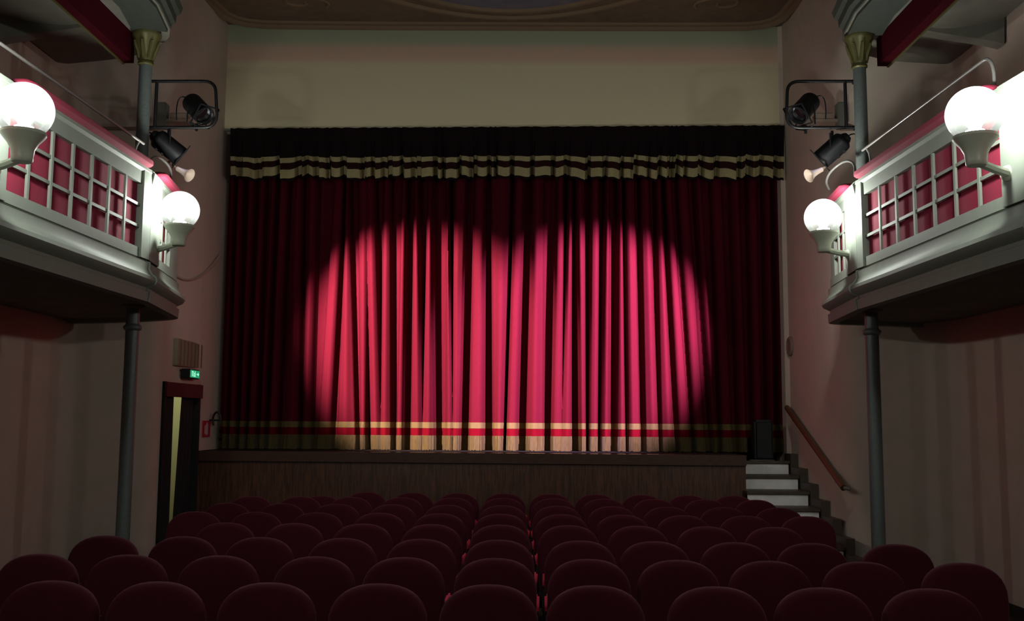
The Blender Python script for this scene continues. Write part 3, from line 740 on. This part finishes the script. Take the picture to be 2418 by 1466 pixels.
def projector(pc, pf, Yc, Yf, label, lit, hang, scale=1.0):
    """pc: pixel of body centre, pf: pixel of the front; body axis from rear to front"""
    C0 = atY(*pc, Yc); Ft = atY(*pf, Yf); d = (Ft - C0).normalized()
    r = empty('stage_projector', C0, label=label, cat='projector')
    q = d.to_track_quat('Z', 'Y').to_matrix().to_4x4(); h = .15 * scale; R0 = .095 * scale
    b = nb(); lathe(b, [(.0, -h), (R0 * .6, -h), (R0 * .92, -h * .85), (R0, -h * .7), (R0, h), (R0 * .9, h), (R0 * .88, h * .55), (0, h * .5)], (0, 0, 0), 24, q); obj('barrel', b, 'black', r, True)
    b = nb(); lathe(b, [(0, -h * 1.28), (R0 * .35, -h * 1.26), (R0 * .55, -h * 1.1), (R0 * .6, -h)], (0, 0, 0), 16, q); obj('rear_cap', b, 'black', r, True)
    b = nb()
    for k in (-1, 1):
        bb = nb(); box(bb, -R0 * 1.12, R0 * 1.12, k * R0 * 1.12 - .006, k * R0 * 1.12 + .006, h * .96, h * 1.02)
        bb.transform(q); m_ = bpy.data.meshes.new('t'); bb.to_mesh(m_); bb.free(); b.from_mesh(m_); bpy.data.meshes.remove(m_)
        bb = nb(); box(bb, k * R0 * 1.12 - .006, k * R0 * 1.12 + .006, -R0 * 1.12, R0 * 1.12, h * .96, h * 1.02)
        bb.transform(q); m_ = bpy.data.meshes.new('t'); bb.to_mesh(m_); bb.free(); b.from_mesh(m_); bpy.data.meshes.remove(m_)
    obj('gel_frame', b, 'black', r)
    b = nb(); lathe(b, [(0, h * .62), (R0 * .86, h * .62), (R0 * .8, h * .68), (0, h * .74)], (0, 0, 0), 20, q); obj('lens', b, 'lens_on' if lit else 'silver', r, True)
    b = nb()  # two silver strips across the barrel
    for k in range(2):
        bb = nb(); box(bb, -R0 * .25, R0 * .25, -R0 - .004, -R0 + .004, -h * .5 + k * h * .45, -h * .35 + k * h * .45); bb.transform(q)
        m_ = bpy.data.meshes.new('t'); bb.to_mesh(m_); bb.free(); b.from_mesh(m_); bpy.data.meshes.remove(m_)
    obj('silver_strip', b, 'silver', r)
    # yoke and clamp up or down to the frame tube
    s = q.to_3x3() @ Vector((1, 0, 0)); s.z = 0; s = s.normalized() if s.length > .2 else Vector((0, 1, 0))
    zt = hang - C0.z; sg = 1 if zt > 0 else -1; zt = sg * max(abs(zt), .02)
    b = nb(); e = R0 * 1.15
    tube(b, [s * e, s * e + Vector((0, 0, zt * .8)), Vector((0, 0, zt * .95)), -s * e + Vector((0, 0, zt * .8)), -s * e], .008, 8); obj('yoke', b, 'black', r, True)
    b = nb(); tube(b, [Vector((0, 0, zt * .75)), Vector((0, 0, zt + sg * .02))], .014, 8); obj('clamp', b, 'black', r, True)
    b = nb(); rear = d * (-h * 1.2)
    ox = -.14 if d.x > 0 else .14
    tube(b, bez(rear, rear + Vector((ox, .02, .10)), rear + Vector((ox * .8, .02, -.20)), 8) , .006, 6); obj('power_lead', b, 'black', r, True)
    return r
zbar = atY(430, 301, 9.3).z
projector((466, 256), (500, 292), 9.34, 9.22, 'unlit black projector standing inside the left tube frame', False, zbar)
projector((397, 346), (430, 372), 9.38, 9.44, 'black projector hanging below the left tube frame', True, zbar)
projector((1901, 254), (1868, 290), 9.34, 9.22, 'unlit black projector standing inside the right tube frame', False, zbar)
projector((1966, 353), (1933, 382), 9.38, 9.44, 'lit black projector hanging below the right tube frame', True, zbar)
# grey box and shelf on the walls seen through the frames
for sd, bx_, label in ((-1, 380, 'small grey box on a shelf bracket behind the left tube frame'), (1, 1990, 'small grey box on a shelf bracket behind the right tube frame')):
    Y = 10.6; s = -sd
    p = atY(bx_, 268, Y); q = atY(bx_ + s * 40, 275, Y)
    r = empty('wall_bracket_box', p, label=label, cat='box')
    b = nb(); box(b, p.x - .05, p.x + .05, Y, Y + .12, p.z - .15, p.z + .13, .01); obj('box_body', b, 'grey', r, world=True)
    b = nb(); box(b, min(p.x, q.x + s * .12), max(p.x, q.x + s * .12), Y + .02, Y + .2, q.z - .05, q.z - .02); obj('shelf', b, 'tan', r, world=True)
    b = nb(); box(b, q.x - .1, q.x + .09, Y + .02, Y + .15, q.z - .02, q.z + .05, .01); obj('shelf_unit', b, 'tan', r, world=True)
    wx = -4.76 if sd < 0 else 4.35
    b = nb(); box(b, min(p.x, wx + .5 * s * 0), max(p.x, wx), Y + .06, Y + .10, p.z - .16, p.z - .13); obj('arm', b, 'tan', r, world=True)
# ------------------------------------------------------------------ globe lamps
def globe_lamp(C0, foot, label):
    r = empty('globe_wall_lamp', C0, label=label, cat='wall lamp')
    s = 1.0
    Rg = .168
    b = nb(); prof = []
    for i in range(25):
        a = -math.pi / 2 + .62 + (math.pi - .62) * i / 24; prof.append((Rg * math.cos(a), Rg * math.sin(a)))
    rows = []
    for rr_, z in prof:
        rows.append([b.verts.new((max(rr_, .0005) * math.cos(2 * math.pi * k / 40), max(rr_, .0005) * math.sin(2 * math.pi * k / 40), z)) for k in range(40)])
    for a, c in zip(rows, rows[1:]):
        for k in range(40): b.faces.new((a[k], a[(k + 1) % 40], c[(k + 1) % 40], c[k]))
    obj('glass_globe', b, 'globe', r, True)
    zc = Rg * math.sin(-math.pi / 2 + .62)
    b = nb(); lathe(b, [(0, zc - .005), (.115, zc - .005), (.128, zc + .005), (.13, zc - .012), (.118, zc - .03), (.088, zc - .065), (.068, zc - .105), (.062, zc - .15), (.062, zc - .17), (.055, zc - .18), (0, zc - .18)], (0, 0, 0), 28); obj('cup', b, 'lampbody', r, True)
    b = nb(); lathe(b, [(0, zc), (.055, zc), (.055, zc + .035), (.0, zc + .04)], (0, 0, 0), 20); lathe(b, [(0, zc + .04), (.03, zc + .04), (.042, zc + .07), (.045, zc + .13), (.03, zc + .17), (0, zc + .18)], (0, 0, 0), 20)
    bo = obj('bulb', b, 'bulb', r, True)
    f = foot - C0; st_ = Vector((0, 0, zc - .155))
    b = nb(); mid = st_.lerp(f, .5) + Vector((0, 0, -.005)); pts = [st_, st_.lerp(mid, .5), mid, f]
    tube(b, pts, [.026, .027, .027, .030], 8); obj('arm', b, 'lampbody', r, True)
    n = Vector((f.x, f.y, 0)).normalized(); q = n.to_track_quat('Z', 'Y').to_matrix().to_4x4()
    b = nb(); lathe(b, [(0, -.03), (.03, -.03), (.05, -.012), (.052, .012), (0, .012)], f, 16, q); obj('wall_plate', b, 'lampbody', r, True)
    ld = bpy.data.lights.new('globe_light', 'POINT'); ld.energy = GLOBE_W; ld.color = (.97, 1, .93); ld.shadow_soft_size = .06
    lo = bpy.data.objects.new('globe_light', ld); COL.objects.link(lo); lo.parent = r; lo.location = (0, 0, .03)
    bo.visible_shadow = True
    return r
for nm, c, f, lab in GLOBES: globe_lamp(c, f, lab)
# ------------------------------------------------------------------ seats
def seat_back_bm():
    """padded back: rounded-top slab, w .47, thickness .10, z .36 .. .90"""
    b = nb(); a, bz, t = .232, .185, .05
    prof = []
    n = 18
    for i in range(n + 1):
        th = math.pi * i / n; c, s = math.cos(th), math.sin(th)
        e = 2 / 2.35; prof.append((-a * math.copysign(abs(c) ** e, c), .90 - bz + bz * abs(s) ** e))
    prof = [(-.205, .38), (-.222, .50), (-.231, .62)] + prof + [(.231, .62), (.222, .50), (.205, .38)]
    cx, cz = 0, .62
    rings = []
    for y, k in ((-t, .82), (-t * .93, .90), (-t * .7, .965), (-t * .3, .995), (0, 1), (t * .3, .995), (t * .7, .965), (t * .93, .90), (t, .82)):
        ring = []
        for x, z in prof:
            L = math.hypot(x - cx, z - cz); dlt = (1 - k) * .22
            f = max(0, (L - dlt) / L) if L else 1
            ring.append(b.verts.new((cx + (x - cx) * f, y + (z - .6) * .10, cz + (z - cz) * f)))
        rings.append(ring)
    m = len(prof)
    for r0, r1 in zip(rings, rings[1:]):
        for i in range(m): b.faces.new((r0[i], r0[(i + 1) % m], r1[(i + 1) % m], r1[i]))
    b.faces.new(rings[0]); b.faces.new(rings[-1])
    return b
# the hall axis is +Y and the seats face the stage, so their backs face the camera
proto = empty('theatre_seat', (0, 0, 0))
obj('backrest', seat_back_bm(), 'seat', proto, True)
b = nb(); box(b, -.205, .205, .06, .16, .36, .76, .035); obj('tip_up_cushion', b, 'seat', proto, True)
b = nb(); box(b, -.20, .20, -.075, -.055, .28, .56, .008); obj('back_shell', b, 'seatframe', proto, True)
for s in (-1, 1):
    x0, x1 = (.222, .243) if s > 0 else (-.243, -.222)
    b = nb(); box(b, x0, x1, -.02, .42, 0, .60, .006); obj('side_panel', b, 'seatframe', proto, True)
    b = nb(); box(b, (.211 if s > 0 else -.245), (.245 if s > 0 else -.211), .02, .42, .60, .645, .012); obj('armrest_pad', b, 'arm', proto, True)
b = nb(); box(b, -.222, .222, .02, .06, .30, .35); obj('cross_bar', b, 'seatframe', proto)
ROWS = [
    ('the row nearest the camera', 1374, [125, 375, 635, 895, 1155, 1405, 1690, 1940, 2195], [1372, 1372, 1372, 1372, 1372, 1378, 1384, 1386, 1389]),
    ('the second row from the camera', 1315, [95, 305, 520, 745, 955, 1170, 1390, 1600, 1815, 2035, 2270], [1306, 1306, 1308, 1311, 1315, 1316, 1318, 1320, 1322, 1323, 1326]),
    ('the third row from the camera', 1270, [250, 435, 615, 810, 995, 1178, 1370, 1545, 1735, 1915, 2115], [1263, 1264, 1266, 1268, 1270, 1271, 1275, 1276, 1278, 1280, 1283]),
    ('the fourth row from the camera', 1236, [535, 696, 855, 1019, 1182, 1340, 1509, 1671, 1826], [1233, 1232, 1234, 1236, 1237, 1239, 1240, 1241, 1242]),
    ('the fourth row from the stage', 1210, [463, 605, 748, 901, 1038, 1180, 1325, 1468, 1608, 1764, 1908], [1206, 1207, 1208, 1209, 1210, 1211, 1213, 1214, 1215, 1216, 1217]),
    ('the third row from the stage', 1190, [540, 667, 790, 928, 1056, 1187, 1317, 1441, 1572, 1712, 1841], [1185, 1187, 1188, 1190, 1191, 1192, 1193, 1194, 1195, 1196, 1197]),
    ('the second row from the stage', 1174, [600, 705, 824, 949, 1070, 1187, 1307, 1425, 1543, 1667, 1787], [1170, 1172, 1173, 1173, 1172, 1173, 1175, 1176, 1178, 1178, 1179]),
    ('the row nearest the stage', 1163, [760, 864, 975, 1079, 1191, 1302, 1405, 1518, 1625, 1731], [1174, 1161, 1161, 1163, 1164, 1165, 1166, 1167, 1168, 1169]),
]
ORD = ['first', 'second', 'third', 'fourth', 'fifth', 'sixth', 'seventh', 'eighth', 'ninth', 'tenth', 'eleventh']
first = True
for ri, (rn, y0, xs, ys) in enumerate(ROWS):
    if ri >= 3:                             # even out small reading errors in the far rows
        n = len(xs); im = (n - 1) / 2; xm = sum(xs) / n
        sp = sum((i - im) * (x - xm) for i, x in enumerate(xs)) / sum((i - im) ** 2 for i in range(n))
        xs = [x if (ri == 7 and i == 0) else .25 * x + .75 * (xm + sp * (i - im)) for i, x in enumerate(xs)]
    # straight row line fitted through the seen tops
    pts = [atZ(x, y, .905) for x, y in zip(xs, ys) if not (ri == 7 and x == 760)]
    n = len(pts); mx = sum(p.x for p in pts) / n; my = sum(p.y for p in pts) / n
    k = sum((p.x - mx) * (p.y - my) for p in pts) / sum((p.x - mx) ** 2 for p in pts); k = max(-.045, min(.03, k))
    for i, (x, y) in enumerate(zip(xs, ys)):
        r = ray(x, y); yy = my
        for _ in range(3): X = r.x * (yy / r.y); yy = my + k * (X - mx)
        low = (ri == 7 and i == 0)
        if first: o = proto; first = False
        else:
            o = proto.copy(); COL.objects.link(o)
            for ch in list(proto.children):
                c = ch.copy(); COL.objects.link(c); c.parent = o
        o.location = (X, yy - .03, -.045 if low else 0)
        o.rotation_euler = (0, 0, math.atan(k) + random.uniform(-.012, .012))
        pos = 'leftmost' if i == 0 else ('rightmost' if i == len(xs) - 1 else ORD[i] + ' from the left')
        lab = 'wine-red velvet theatre seat, %s in %s' % (pos, rn)
        if low: lab = 'lower, redder wine theatre seat at the left end of the row nearest the stage'
        tag(o, lab, 'theatre seat', 'theatre seats in rows facing the stage')
bpy.context.view_layer.update()
